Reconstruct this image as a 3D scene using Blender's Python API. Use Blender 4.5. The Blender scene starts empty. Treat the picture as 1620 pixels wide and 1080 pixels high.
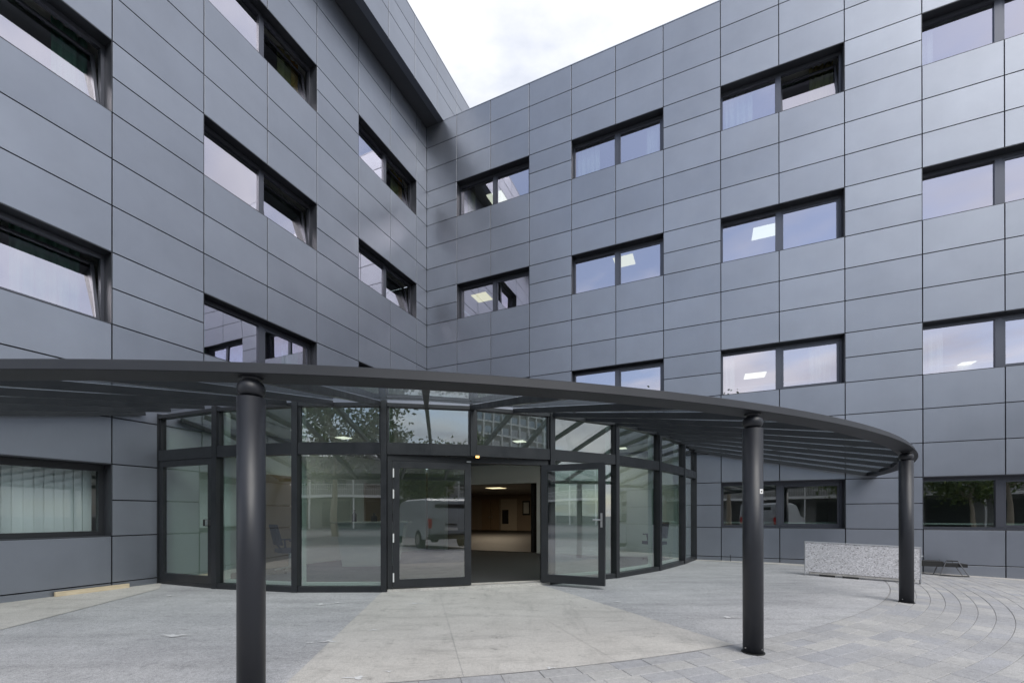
import bpy, bmesh, math, random
from math import sin, cos, pi, radians, sqrt, atan2, hypot
from mathutils import Vector, Matrix

random.seed(7)
sc = bpy.context.scene
# ---------------------------------------------------------------- camera
cam_d = bpy.data.cameras.new('camera'); cam = bpy.data.objects.new('camera', cam_d)
sc.collection.objects.link(cam); sc.camera = cam
CAMH = 1.21
cam_d.sensor_width = 36.0; cam_d.lens = 687.3865 * 36.0 / 1620.0
cam_d.shift_y = (811.709 - 540.0) / 1620.0
cam.location = (0, 0, CAMH)
cam.rotation_euler = (Matrix.Rotation(radians(90) + 0.00199, 4, 'X') @ Matrix.Rotation(-0.00089, 4, 'Z')).to_euler()
cam_d.clip_start = 0.02; cam_d.clip_end = 2000
# ---------------------------------------------------------------- world
w = bpy.data.worlds.new('World'); sc.world = w; w.use_nodes = True
nt = w.node_tree; N = nt.nodes; L = nt.links
for n in list(N): N.remove(n)
out = N.new('ShaderNodeOutputWorld'); bg = N.new('ShaderNodeBackground'); sky = N.new('ShaderNodeTexSky')
sky.sky_type = 'NISHITA'; sky.sun_disc = False
SUN_EL = radians(48); SUN_ROT = radians(150)
sky.sun_elevation = SUN_EL; sky.sun_rotation = SUN_ROT; sky.dust_density = 1.0
tc = N.new('ShaderNodeTexCoord'); sep = N.new('ShaderNodeSeparateXYZ'); L.new(tc.outputs['Generated'], sep.inputs[0])
# flat cloud layer: direction / (z + .12)
zz = N.new('ShaderNodeMath'); zz.operation = 'MAXIMUM'; L.new(sep.outputs['Z'], zz.inputs[0]); zz.inputs[1].default_value = 0.0
za = N.new('ShaderNodeMath'); za.operation = 'ADD'; L.new(zz.outputs[0], za.inputs[0]); za.inputs[1].default_value = 0.16
dv = N.new('ShaderNodeVectorMath'); dv.operation = 'DIVIDE'
cmb = N.new('ShaderNodeCombineXYZ')
for i in range(3): L.new(za.outputs[0], cmb.inputs[i])
L.new(tc.outputs['Generated'], dv.inputs[0]); L.new(cmb.outputs[0], dv.inputs[1])
n1 = N.new('ShaderNodeTexNoise'); n1.inputs['Scale'].default_value = 0.9; n1.inputs['Detail'].default_value = 9; n1.inputs['Roughness'].default_value = 0.55
mp = N.new('ShaderNodeMapping'); mp.inputs['Location'].default_value = (3.1, 8.4, 1.2); mp.inputs['Scale'].default_value = (1, 1.5, 1); mp.inputs['Rotation'].default_value = (0, 0, radians(172))
L.new(dv.outputs[0], mp.inputs[0]); L.new(mp.outputs[0], n1.inputs['Vector'])
r1 = N.new('ShaderNodeValToRGB'); r1.color_ramp.elements[0].position = 0.40; r1.color_ramp.elements[1].position = 0.56
r1.color_ramp.elements[0].color = (.22, .22, .22, 1)
L.new(n1.outputs['Fac'], r1.inputs[0])
n2 = N.new('ShaderNodeTexNoise'); n2.inputs['Scale'].default_value = 1.3; n2.inputs['Detail'].default_value = 6
L.new(mp.outputs[0], n2.inputs['Vector'])
CLOUD = 9.2
r2 = N.new('ShaderNodeValToRGB'); r2.color_ramp.elements[0].position = 0.38; r2.color_ramp.elements[1].position = 0.66
r2.color_ramp.elements[0].color = (.44, .455, .51, 1); r2.color_ramp.elements[1].color = (.72, .725, .74, 1)
L.new(n2.outputs['Fac'], r2.inputs[0])
cs = N.new('ShaderNodeVectorMath'); cs.operation = 'SCALE'; cs.inputs['Scale'].default_value = CLOUD; L.new(r2.outputs[0], cs.inputs[0])
mx = N.new('ShaderNodeMix'); mx.data_type = 'RGBA'
L.new(r1.outputs[0], mx.inputs[0]); L.new(sky.outputs[0], mx.inputs[6]); L.new(cs.outputs[0], mx.inputs[7])
L.new(mx.outputs[2], bg.inputs['Color']); bg.inputs['Strength'].default_value = 0.10
L.new(bg.outputs[0], out.inputs[0])
# ---------------------------------------------------------------- sun
sd = bpy.data.lights.new('sun', 'SUN'); sd.energy = 1.3; sd.angle = radians(40); sd.color = (1, .97, .92)
so = bpy.data.objects.new('sun', sd); sc.collection.objects.link(so)
dirv = Vector((sin(SUN_ROT) * cos(SUN_EL), cos(SUN_ROT) * cos(SUN_EL), sin(SUN_EL)))
so.rotation_euler = dirv.to_track_quat('Z', 'Y').to_euler()
# ---------------------------------------------------------------- view
sc.view_settings.view_transform = 'Standard'; sc.view_settings.look = 'None'
sc.view_settings.exposure = 1.0; sc.view_settings.gamma = 1.0; sc.view_settings.use_curve_mapping = False
sc.render.engine = 'CYCLES'; sc.cycles.max_bounces = 8; sc.cycles.transparent_max_bounces = 16
sc.cycles.caustics_reflective = False; sc.cycles.caustics_refractive = False

# ================================================================ materials
def mat(name, col, rough=.6, metal=0, spec=.5):
    m = bpy.data.materials.new(name); m.use_nodes = True
    p = m.node_tree.nodes['Principled BSDF']
    p.inputs['Base Color'].default_value = (*col, 1); p.inputs['Roughness'].default_value = rough
    p.inputs['Metallic'].default_value = metal; p.inputs['Specular IOR Level'].default_value = spec
    return m
def nodes(m): return m.node_tree.nodes, m.node_tree.links, m.node_tree.nodes['Principled BSDF']
def coords(m, scale=1, vec=None):
    N, L, p = nodes(m)
    g = N.new('ShaderNodeNewGeometry'); s = N.new('ShaderNodeVectorMath'); s.operation = 'MULTIPLY'
    v = vec or (scale, scale, scale); s.inputs[1].default_value = v; L.new(g.outputs['Position'], s.inputs[0]); return s.outputs[0]
def noise(m, vec, scale, detail=4, rough=.5):
    N, L, p = nodes(m); n = N.new('ShaderNodeTexNoise'); n.inputs['Scale'].default_value = scale
    n.inputs['Detail'].default_value = detail; n.inputs['Roughness'].default_value = rough; L.new(vec, n.inputs['Vector']); return n.outputs['Fac']
def ramp(m, fac, stops):
    N, L, p = nodes(m); r = N.new('ShaderNodeValToRGB'); e = r.color_ramp.elements
    while len(e) < len(stops): e.new(.5)
    for i, (pos, c) in enumerate(stops):
        e[i].position = pos; e[i].color = (*c, 1) if isinstance(c, tuple) else (c, c, c, 1)
    L.new(fac, r.inputs[0]); return r.outputs[0]
def mulc(m, a, b, fac=1.0, mode='MULTIPLY'):
    N, L, p = nodes(m); x = N.new('ShaderNodeMix'); x.data_type = 'RGBA'; x.blend_type = mode; x.inputs[0].default_value = fac
    for s, v in ((6, a), (7, b)):
        if isinstance(v, tuple): x.inputs[s].default_value = (*v, 1)
        else: L.new(v, x.inputs[s])
    return x.outputs[2]
def bump(m, h, strength, dist=.01):
    N, L, p = nodes(m); b = N.new('ShaderNodeBump'); b.inputs['Strength'].default_value = strength; b.inputs['Distance'].default_value = dist
    L.new(h, b.inputs['Height']); L.new(b.outputs[0], p.inputs['Normal'])
def objrand(m):
    N, L, p = nodes(m); o = N.new('ShaderNodeObjectInfo'); return o.outputs['Random']

M = {}
# composite cladding panel: satin metallic coating
m = mat('cladding_grey', (.15, .17, .205), .36, .0, .5); M['clad'] = m
Nn, Ll, p = nodes(m); p.inputs['Metallic'].default_value = 0.78; p.inputs['Coat Weight'].default_value = .75; p.inputs['Coat Roughness'].default_value = .33; p.inputs['Coat IOR'].default_value = 1.5
v = coords(m, 1)
c = ramp(m, objrand(m), [(0, (.228, .248, .290)), (.5, (.246, .266, .309)), (1, (.264, .285, .329))])
n_ = ramp(m, noise(m, v, 1.1, 5, .6), [(.3, .93), (.7, 1.05)])
streak = ramp(m, noise(m, coords(m, vec=(9, 9, .35)), 1.0, 4, .6), [(.35, .992), (.6, 1.004)])
c = mulc(m, mulc(m, c, n_), streak); Ll.new(c, p.inputs['Base Color'])
rr = ramp(m, noise(m, v, 2.6, 6, .65), [(.25, .38), (.75, .46)]); Ll.new(rr, p.inputs['Roughness'])
bump(m, noise(m, v, .55, 2, .5), .12, .02)
M['clad_back'] = mat('joint_black', (.012, .013, .016), .8)
m = mat('anthracite_coating', (.042, .046, .052), .38, 0, .5); M['dark'] = m
Nn, Ll, p = nodes(m); v = coords(m, 1)
Ll.new(ramp(m, noise(m, v, 3, 5, .6), [(.3, (.013, .015, .018)), (.7, (.020, .022, .026))]), p.inputs['Base Color'])
Ll.new(ramp(m, noise(m, v, 6, 5, .6), [(.3, .32), (.7, .48)]), p.inputs['Roughness'])
m = mat('column_coating', (.019, .021, .027), .33, 0, .5); M['column'] = m
Nn, Ll, p = nodes(m); v = coords(m, vec=(1, 1, .25)); Ll.new(ramp(m, noise(m, v, 9, 5, .6), [(.3, .38), (.7, .50)]), p.inputs['Roughness'])
m = mat('ring_coating', (.085, .09, .1), .55, .0, .28); M['ring'] = m
Nn, Ll, p = nodes(m); v = coords(m, 1); Ll.new(ramp(m, noise(m, v, 2.5, 6, .6), [(.3, (.016, .018, .022)), (.7, (.024, .026, .031))]), p.inputs['Base Color'])
M['soffit'] = mat('soffit_sheet', (.13, .137, .155), .5)
M['reveal'] = mat('reveal_metal', (.05, .054, .064), .42, .2)
M['white_metal'] = mat('white_coating', (.75, .75, .74), .4)
M['steel'] = mat('brushed_steel', (.55, .55, .55), .3, 1)
M['plaster'] = mat('white_plaster', (.78, .80, .78), .85)
M['ceiling'] = mat('ceiling_tiles', (.72, .72, .70), .9)
M['post'] = mat('inner_post', (.72, .76, .74), .6)
m = mat('carpet', (.03, .032, .034), .95); M['carpet'] = m
m = mat('hall_wood', (.34, .24, .15), .6); M['hall_wood'] = m
M['hall_pale'] = mat('pale_door', (.62, .55, .45), .6)
M['hall_floor'] = mat('hall_floor', (.035, .033, .032), .6)
M['hall_wall'] = mat('hall_wall', (.38, .31, .24), .8)
M['rubber'] = mat('black_rubber', (.015, .015, .015), .7)
M['sticker'] = mat('sticker', (.8, .8, .78), .5)
m = mat('timber', (.62, .47, .29), .7); M['timber'] = m; M['legs'] = mat('worn_leg_metal', (.20, .20, .21), .5, .5)
Nn, Ll, p = nodes(m); v = coords(m, vec=(6, 6, 60))
Ll.new(ramp(m, noise(m, v, 1, 6, .6), [(.3, (.54, .44, .30)), (.7, (.72, .61, .45))]), p.inputs['Base Color'])

def glass(name, tint, base, gain, rough=.0, refl=(.95, .96, .97)):
    m = bpy.data.materials.new(name); m.use_nodes = True; N = m.node_tree.nodes; L = m.node_tree.links
    for n in list(N): N.remove(n)
    o = N.new('ShaderNodeOutputMaterial'); t = N.new('ShaderNodeBsdfTransparent'); g = N.new('ShaderNodeBsdfGlossy')
    t.inputs[0].default_value = (*tint, 1); g.inputs['Roughness'].default_value = rough; g.inputs['Color'].default_value = (*refl, 1)
    f = N.new('ShaderNodeFresnel'); f.inputs[0].default_value = 1.5
    geo = N.new('ShaderNodeNewGeometry')
    a = N.new('ShaderNodeMath'); a.operation = 'MULTIPLY_ADD'; a.inputs[1].default_value = gain; a.inputs[2].default_value = base; a.use_clamp = True
    L.new(f.outputs[0], a.inputs[0])
    inv = N.new('ShaderNodeMath'); inv.operation = 'SUBTRACT'; inv.inputs[0].default_value = 1; L.new(geo.outputs['Backfacing'], inv.inputs[1])
    b = N.new('ShaderNodeMath'); b.operation = 'MULTIPLY'; L.new(a.outputs[0], b.inputs[0]); L.new(inv.outputs[0], b.inputs[1])
    # faint waviness of float glass
    ns = N.new('ShaderNodeTexNoise'); ns.inputs['Scale'].default_value = .9; ns.inputs['Detail'].default_value = 1; L.new(geo.outputs['Position'], ns.inputs['Vector'])
    bp = N.new('ShaderNodeBump'); bp.inputs['Strength'].default_value = .06; bp.inputs['Distance'].default_value = .03; L.new(ns.outputs['Fac'], bp.inputs['Height']); L.new(bp.outputs[0], g.inputs['Normal'])
    s = N.new('ShaderNodeMixShader'); L.new(b.outputs[0], s.inputs[0]); L.new(t.outputs[0], s.inputs[1]); L.new(g.outputs[0], s.inputs[2]); L.new(s.outputs[0], o.inputs[0])
    return m
M['glass_win'] = glass('coated_window_glass', (.82, .89, .87), .47, 1.5, refl=(.93, .90, 1.0))
M['glass_low'] = glass('ground_window_glass', (.88, .91, .91), .015, .9)
M['glass_right'] = glass('street_window_glass', (.75, .83, .80), .27, 1.7)
M['glass_lobby'] = glass('lobby_glass', (.78, .86, .83), .25, 1.7)
M['glass_roof'] = glass('roof_glass', (.95, .975, .97), .02, 1.0)

def emit(name, col, s):
    m = mat(name, col, .5); p = m.node_tree.nodes['Principled BSDF']; p.inputs['Emission Color'].default_value = (*col, 1); p.inputs['Emission Strength'].default_value = s; return m
M['lamp'] = emit('lamp_panel', (1, .84, .50), .75)
M['lamp_white'] = emit('lamp_panel_white', (1, .93, .80), .8)
M['amber'] = emit('amber_led', (1, .55, .15), 1.2)

def cloth(name, a, b):
    m = mat(name, a, .9); N, L, p = nodes(m); L.new(ramp(m, noise(m, coords(m, vec=(14, 14, .6)), 1, 3), [(.35, a), (.65, b)]), p.inputs['Base Color']); return m
M['sheer'] = cloth('white_sheer', (.78, .77, .76), (.92, .91, .89))
M['olive'] = cloth('olive_curtain', (.50, .46, .20), (.62, .58, .30))
M['orange'] = cloth('orange_curtain', (.82, .45, .10), (.88, .56, .18))
M['green'] = cloth('green_curtain', (.16, .38, .30), (.28, .52, .42))
M['blind'] = mat('blind_slat', (.84, .88, .88), .7)
m = mat('window_frame', (.10, .105, .125), .35, .6); M['wframe'] = m

# ground materials
m = mat('asphalt_grey', (.24, .245, .26), .85); M['asphalt'] = m
Nn, Ll, p = nodes(m); v = coords(m, 1)
c = ramp(m, noise(m, v, 1.1, 6, .6), [(.3, (.36, .36, .375)), (.7, (.46, .46, .47))])
c = mulc(m, c, ramp(m, noise(m, v, 150, 3, .8), [(.34, .55), (.5, 1.0), (.66, 1.35)]))
c = mulc(m, c, ramp(m, noise(m, coords(m, vec=(.5, 3, 1)), .7, 8, .7), [(.33, .78), (.5, .97), (.66, 1.08)]))
c = mulc(m, c, ramp(m, noise(m, v, 7, 8, .75), [(.33, .80), (.44, 1.0), (.66, 1.07)]))
c = mulc(m, c, ramp(m, noise(m, v, 26, 6, .75), [(.35, .80), (.5, 1.0), (.68, 1.12)]))
spot = ramp(m, noise(m, v, 3.3, 5, .7), [(.735, 0.0), (.77, .35)])
x = Nn.new('ShaderNodeMix'); x.data_type = 'RGBA'; Ll.new(spot, x.inputs[0]); Ll.new(c, x.inputs[6]); x.inputs[7].default_value = (.55, .55, .54, 1)
Ll.new(x.outputs[2], p.inputs['Base Color']); bump(m, noise(m, v, 160, 3, .7), .5, .004)
m = mat('walkway_concrete', (.36, .35, .33), .85); M['walk'] = m
Nn, Ll, p = nodes(m); v = coords(m, 1)
c = ramp(m, noise(m, v, .9, 7, .62), [(.3, (.45, .432, .408)), (.7, (.56, .54, .512))])
c = mulc(m, c, ramp(m, noise(m, v, 120, 3, .7), [(.36, .8), (.64, 1.13)]))
c = mulc(m, c, ramp(m, noise(m, coords(m, vec=(.8, 3.5, 1)), 1.3, 8, .72), [(.33, .80), (.47, 1.0), (.7, 1.05)]))
c = mulc(m, c, ramp(m, noise(m, v, 4.5, 8, .75), [(.33, .66), (.42, .97), (.6, 1.03)]))
c = mulc(m, c, ramp(m, noise(m, coords(m, vec=(3, .6, 1)), 1.1, 7, .7), [(.34, .84), (.46, 1.0)]))
c = mulc(m, c, ramp(m, noise(m, v, 30, 6, .75), [(.35, .86), (.5, 1.0), (.68, 1.08)]))
spot = ramp(m, noise(m, coords(m, vec=(1.3, 3, 1)), 2.0, 6, .7), [(.70, 0.0), (.76, .5)])
x = Nn.new('ShaderNodeMix'); x.data_type = 'RGBA'; Ll.new(spot, x.inputs[0]); Ll.new(c, x.inputs[6]); x.inputs[7].default_value = (.6, .6, .59, 1)
Ll.new(x.outputs[2], p.inputs['Base Color']); bump(m, noise(m, v, 90, 3, .7), .35, .004)
m = mat('paver_concrete', (.35, .35, .36), .85); M['paver'] = m
Nn, Ll, p = nodes(m); v = coords(m, 1)
c = ramp(m, objrand(m), [(0, (.355, .358, .378)), (.35, (.385, .383, .390)), (.7, (.405, .40, .398)), (1, (.445, .438, .428))])
c = mulc(m, c, ramp(m, noise(m, v, 130, 3, .7), [(.36, .76), (.64, 1.18)])); c = mulc(m, c, ramp(m, noise(m, v, 1.4, 7, .65), [(.3, .84), (.65, 1.08)])); c = mulc(m, c, ramp(m, noise(m, v, 24, 6, .75), [(.35, .84), (.5, 1.0), (.68, 1.1)]))
Ll.new(c, p.inputs['Base Color']); bump(m, noise(m, v, 140, 3, .7), .4, .004)
m = mat('paver_field', (.35, .35, .36), .85); M['paver_stuff'] = m
Nn, Ll, p = nodes(m); v = coords(m, 1)
g = Nn.new('ShaderNodeNewGeometry')
c = ramp(m, g.outputs['Random Per Island'], [(0, (.355, .358, .378)), (.35, (.385, .383, .390)), (.7, (.405, .40, .398)), (1, (.445, .438, .428))])
c = mulc(m, c, ramp(m, noise(m, v, 130, 3, .7), [(.36, .76), (.64, 1.18)])); c = mulc(m, c, ramp(m, noise(m, v, 1.4, 7, .65), [(.3, .84), (.65, 1.08)])); c = mulc(m, c, ramp(m, noise(m, v, 24, 6, .75), [(.35, .84), (.5, 1.0), (.68, 1.1)]))
Ll.new(c, p.inputs['Base Color']); bump(m, noise(m, v, 140, 3, .7), .4, .004)
M['sand'] = mat('joint_sand', (.27, .262, .255), .95)
m = mat('distant_ground', (.16, .16, .165), .9); M['ground'] = m
M['paint'] = mat('spilled_plaster', (.64, .64, .645), .85)
m = mat('granite_chips', (.5, .5, .5), .6); M['granite'] = m
Nn, Ll, p = nodes(m); v = coords(m, vec=(48, 48, 85))
vo = Nn.new('ShaderNodeTexVoronoi'); vo.inputs['Scale'].default_value = 1.0; Ll.new(v, vo.inputs['Vector'])
rgb = Nn.new('ShaderNodeRGBToBW'); Ll.new(vo.outputs['Color'], rgb.inputs[0])
c = ramp(m, rgb.outputs[0], [(.10, (.20, .195, .20)), (.25, (.45, .445, .46)), (.6, (.58, .575, .60)), (.9, (.70, .69, .71))])
Ll.new(c, p.inputs['Base Color']); bump(m, vo.outputs['Distance'], .5, .01)
M['galv'] = mat('galvanised_frame', (.55, .56, .58), .45, .6)
M['leaf'] = mat('leaves', (.07, .10, .03), .7)
Nn, Ll, p = nodes(M['leaf']); g = Nn.new('ShaderNodeNewGeometry'); Ll.new(ramp(M['leaf'], g.outputs['Random Per Island'], [(0, (.06, .10, .02)), (.6, (.13, .19, .04)), (1, (.24, .28, .08))]), p.inputs['Base Color'])
M['bark'] = mat('bark', (.30, .26, .20), .9)
M['van'] = mat('van_paint', (.40, .43, .45), .25, .1)
M['tyre'] = mat('tyre', (.02, .02, .02), .8)
M['van_glass'] = glass('van_glass', (.12, .14, .15), .12, 1.2)
M['red'] = mat('tail_lens', (.45, .02, .02), .25)
M['far_wall'] = mat('far_wall', (.24, .24, .23), .8)
M['far_dark'] = mat('far_opening', (.02, .022, .022), .3)
M['far_white'] = mat('far_white', (.7, .71, .7), .6)
M['far_glass'] = glass('far_glass', (.2, .25, .25), .25, 1.5)
M['seat_fabric'] = mat('chair_fabric', (.035, .035, .04), .9)

# ================================================================ helpers
COL = sc.collection
class MB:
    def __init__(s): s.v = []; s.f = []; s.smooth = False
    def hexa(s, p):          # 8 points: bottom 4 loop, top 4 loop
        b = len(s.v); s.v += [tuple(q) for q in p]
        for q in ((0, 3, 2, 1), (4, 5, 6, 7), (0, 1, 5, 4), (1, 2, 6, 5), (2, 3, 7, 6), (3, 0, 4, 7)): s.f.append(tuple(b + i for i in q))
        return s
    def box(s, x0, x1, y0, y1, z0, z1):
        return s.hexa([(x0, y0, z0), (x1, y0, z0), (x1, y1, z0), (x0, y1, z0), (x0, y0, z1), (x1, y0, z1), (x1, y1, z1), (x0, y1, z1)])
    def prism(s, poly, z0, z1):
        b = len(s.v); n = len(poly); s.v += [(x, y, z0) for x, y in poly] + [(x, y, z1) for x, y in poly]
        s.f.append(tuple(b + i for i in range(n))[::-1]); s.f.append(tuple(b + n + i for i in range(n)))
        for i in range(n): j = (i + 1) % n; s.f.append((b + i, b + j, b + n + j, b + n + i))
        return s
    def beam(s, a, b, wd, ht, up=Vector((0, 0, 1))):     # rectangular bar from a to b
        a = Vector(a); b = Vector(b); d = (b - a).normalized(); sd = d.cross(up).normalized() * wd / 2; u = sd.cross(d).normalized() * ht / 2
        return s.hexa([a - sd - u, a + sd - u, b + sd - u, b - sd - u, a - sd + u, a + sd + u, b + sd + u, b - sd + u])
    def tube(s, a, b, r0, r1=None, n=16, cap=True):
        r1 = r0 if r1 is None else r1; a = Vector(a); b = Vector(b); d = (b - a).normalized()
        x = d.orthogonal().normalized(); y = d.cross(x); k = len(s.v)
        for c, r in ((a, r0), (b, r1)):
            for i in range(n): t = 2 * pi * i / n; s.v.append(tuple(c + x * cos(t) * r + y * sin(t) * r))
        for i in range(n): j = (i + 1) % n; s.f.append((k + i, k + j, k + n + j, k + n + i))
        if cap: s.f.append(tuple(k + i for i in range(n))[::-1]); s.f.append(tuple(k + n + i for i in range(n)))
        return s
    def lathe(s, prof, cx=0, cy=0, n=32):
        k = len(s.v); m_ = len(prof)
        for r, z in prof:
            for i in range(n): t = 2 * pi * i / n; s.v.append((cx + r * cos(t), cy + r * sin(t), z))
        for a in range(m_ - 1):
            for i in range(n): j = (i + 1) % n; s.f.append((k + a * n + i, k + a * n + j, k + (a + 1) * n + j, k + (a + 1) * n + i))
        s.f.append(tuple(k + i for i in range(n))[::-1]); s.f.append(tuple(k + (m_ - 1) * n + i for i in range(n)))
        return s
    def mesh(s, name, recalc=True):
        me = bpy.data.meshes.new(name); me.from_pydata(s.v, [], s.f)
        if recalc:
            bm = bmesh.new(); bm.from_mesh(me); bmesh.ops.recalc_face_normals(bm, faces=bm.faces); bm.to_mesh(me); bm.free()
        if s.smooth:
            for p_ in me.polygons: p_.use_smooth = len(p_.vertices) == 4
        return me
    def build(s, name, mt, parent=None, recalc=True):
        me = s.mesh(name, recalc); me.materials.append(mt)
        return link(name, me, parent)
def wloc(o):
    v = Vector((0, 0, 0))
    while o is not None: v += Vector(o.location); o = o.parent
    return v
def link(name, me, parent=None, loc=None, rz=0):
    """parent empties/parts carry no rotation here, so world = sum of locations"""
    o = bpy.data.objects.new(name, me); COL.objects.link(o); o.parent = parent
    base = wloc(parent) if parent else Vector((0, 0, 0))
    o.location = (Vector(loc) if loc is not None else Vector((0, 0, 0))) - base
    o.rotation_euler = (0, 0, rz); return o
def tag(o, label=None, cat=None, group=None, kind=None):
    if label: o['label'] = label
    if cat: o['category'] = cat
    if group: o['group'] = group
    if kind: o['kind'] = kind
    return o
def empty(name, loc, label=None, cat=None, group=None, rz=0):
    o = bpy.data.objects.new(name, None); COL.objects.link(o); o.location = loc; o.rotation_euler = (0, 0, rz); o.empty_display_size = .2
    return tag(o, label, cat, group)
def copy_tree(o, parent=None):
    c_ = o.copy(); COL.objects.link(c_); c_.parent = parent
    for ch in list(o.children): copy_tree(ch, c_)
    return c_

# ================================================================ geometry constants
C = Vector((-2.9563, 15.0764, 0)); YAW = .4177935
dR = Vector((cos(YAW), -sin(YAW), 0)); dL = Vector((-sin(YAW), -cos(YAW), 0)); UP = Vector((0, 0, 1))
S_, T_, ST = .585, .760, 3.45
Z0 = 2.032                    # top of the ground-floor windows
ZTOP = 14.63
def wp(wall, t, o, z):        # t along the wall from the inner corner, o outward
    a, b = (dR, dL) if wall == 'R' else (dL, dR)
    return C + a * t + b * o + UP * z
def wbox(mb, wall, t0, t1, o0, o1, z0, z1):
    q = [wp(wall, t, o, 0) for t, o in ((t0, o0), (t1, o0), (t1, o1), (t0, o1))]
    return mb.hexa([a + UP * z0 for a in q] + [a + UP * z1 for a in q])
def gz(x, y):                 # the ground falls gently away to the right
    s = (Vector((x, y, 0)) - C).dot(dR); return -.034 * min(max(0, s - 10.5), 12)
def pol(r, deg, z=0):
    a = radians(deg); return C + dL * (r * cos(a)) + dR * (r * sin(a)) + UP * z

# ================================================================ ground
mb = MB()
def grid_sheet(mb, pts_rows):
    k = len(mb.v); nr = len(pts_rows); nc = len(pts_rows[0])
    for r in pts_rows: mb.v += [tuple(p) for p in r]
    for i in range(nr - 1):
        for j in range(nc - 1): mb.f.append((k + i * nc + j, k + i * nc + j + 1, k + (i + 1) * nc + j + 1, k + (i + 1) * nc + j))
xs = [-400, -60, -20] + [C.x + 0 for _ in ()] + [-5, 0, 4, 6, 8, 10, 12, 14, 18, 22, 26, 60, 400]; ys = [-400, -60, -20, -6, 0, 2, 4, 6, 8, 10, 12, 16, 24, 60, 400]
rows = [[Vector((x_, y_, gz(x_, y_) - .06)) for x_ in xs] for y_ in ys]
grid_sheet(mb, rows)
tag(mb.build('ground', M['ground'], recalc=False), kind='structure')
def up_normals(o):
    me = o.data
    if me.polygons[0].normal.z < 0: me.flip_normals()
def sector(name, mt, r0, r1, a0, a1, z, na=24, nr=6, parent=None):
    mb = MB(); rows = []
    for i in range(nr + 1):
        r = r0 + (r1 - r0) * i / nr; row = []
        for j in range(na + 1):
            p_ = pol(r, a0 + (a1 - a0) * j / na); row.append(Vector((p_.x, p_.y, gz(p_.x, p_.y) + z)))
        rows.append(row)
    grid_sheet(mb, rows); o = mb.build(name, mt, parent, recalc=False); up_normals(o); return o
# wide strip of asphalt under everything near the building, then its overlays
ap = tag(sector('apron_asphalt', M['asphalt'], 7.9, 12.12, -4, 94, -.004, 48, 8), kind='structure')
# light walkway slabs between the two radial joints
wk = bpy.data.objects.new('walkway', None); COL.objects.link(wk); wk.location = pol(10, 39); tag(wk, kind='structure')
for i, (r0, r1) in enumerate(((8.2, 9.52), (9.523, 10.82), (10.823, 12.117))):
    for j, (a0, a1) in enumerate(((30.3, 36.3), (36.315, 42.3), (42.315, 48.4))):
        sector('slab', M['walk'], r0, r1, a0, a1, 0.0, 8, 3, wk)
# light concrete wedge along the foot of the left wall
mb = MB(); k = [pol(8.05, 0.0), pol(8.45, 4.5), Vector((-5.39, 4.58, 0)), pol(12.1, 13.5), pol(12.1, 0)]
mb.v = [(q.x, q.y, .001) for q in k]; mb.f = [tuple(range(len(k)))]
o = mb.build('concrete_strip', M['walk'], recalc=False); up_normals(o); tag(o, kind='structure')
# pale strip along the foot of the right wall
mb = MB(); rr_ = []
for t in [8.6 + i * .6 for i in range(20)]: rr_.append([wp('R', t, 0, gz(*wp('R', t, 0, 0).xy) + .002), wp('R', t, .35 + .12 * sin(t * 1.3), gz(*wp('R', t, .4, 0).xy) + .002)])
grid_sheet(mb, rr_); o = mb.build('concrete_strip', M['walk'], recalc=False); up_normals(o); tag(o, kind='structure')
# pavers laid in arcs outside the canopy line
bed = tag(sector('paver_bed', M['sand'], 12.05, 19.5, -6, 118, -.006, 60, 8), kind='structure')
pav = bpy.data.objects.new('paving', None); COL.objects.link(pav); pav.location = pol(13, 50); tag(pav, kind='structure')
ROW = .152; cells = []
for i in range(40):
    r0 = 12.13 + i * ROW; r1 = r0 + ROW - .004; rm = (r0 + r1) / 2
    da = math.degrees(.305 / rm); a = -4 + (i * .5 % 1) * da + random.uniform(0, .3)
    while a < 115:
        p_ = pol(rm, a + da / 2); d = hypot(p_.x, p_.y)
        u = p_.x / max(p_.y, .01); vis = p_.y > 2.6 and abs(u) < 1.25
        cells.append((0 if vis else 1, d, r0, r1, a, a + da - math.degrees(.004 / rm))); a += da
cells.sort(key=lambda c_: (c_[0], c_[1]))
def paver_geo(mb, r0, r1, a0, a1, org):
    dz = random.uniform(-.0015, .0015); q = []
    for ins, z in ((0, -.05), (0, -.003), (.0025, 0)):
        da = math.degrees(ins / r0)
        for r, a in ((r0 + ins, a0 + da), (r1 - ins, a0 + da), (r1 - ins, a1 - da), (r0 + ins, a1 - da)):
            p_ = pol(r, a); q.append((p_.x - org.x, p_.y - org.y, gz(p_.x, p_.y) + z + dz - org.z))
    k = len(mb.v); mb.v += q; mb.f.append((k + 8, k + 9, k + 10, k + 11))
    for lv in (0, 4):
        for j in range(4): jj = (j + 1) % 4; mb.f.append((k + lv + j, k + lv + jj, k + lv + 4 + jj, k + lv + 4 + j))
for i, (_, _, r0, r1, a0, a1) in enumerate(cells[:300]):
    p_ = pol((r0 + r1) / 2, (a0 + a1) / 2); mb = MB(); paver_geo(mb, r0, r1, a0, a1, p_)
    me = mb.mesh('paver', recalc=False); me.materials.append(M['paver'])
    if me.polygons[0].normal.z < 0: me.flip_normals()
    link('paver', me, pav, p_)
mb = MB()
for (_, _, r0, r1, a0, a1) in cells[300:]: paver_geo(mb, r0, r1, a0, a1, Vector((0, 0, 0)))
o = mb.build('paver_field', M['paver_stuff'], pav, recalc=False); up_normals(o); tag(o, kind='stuff')
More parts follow.
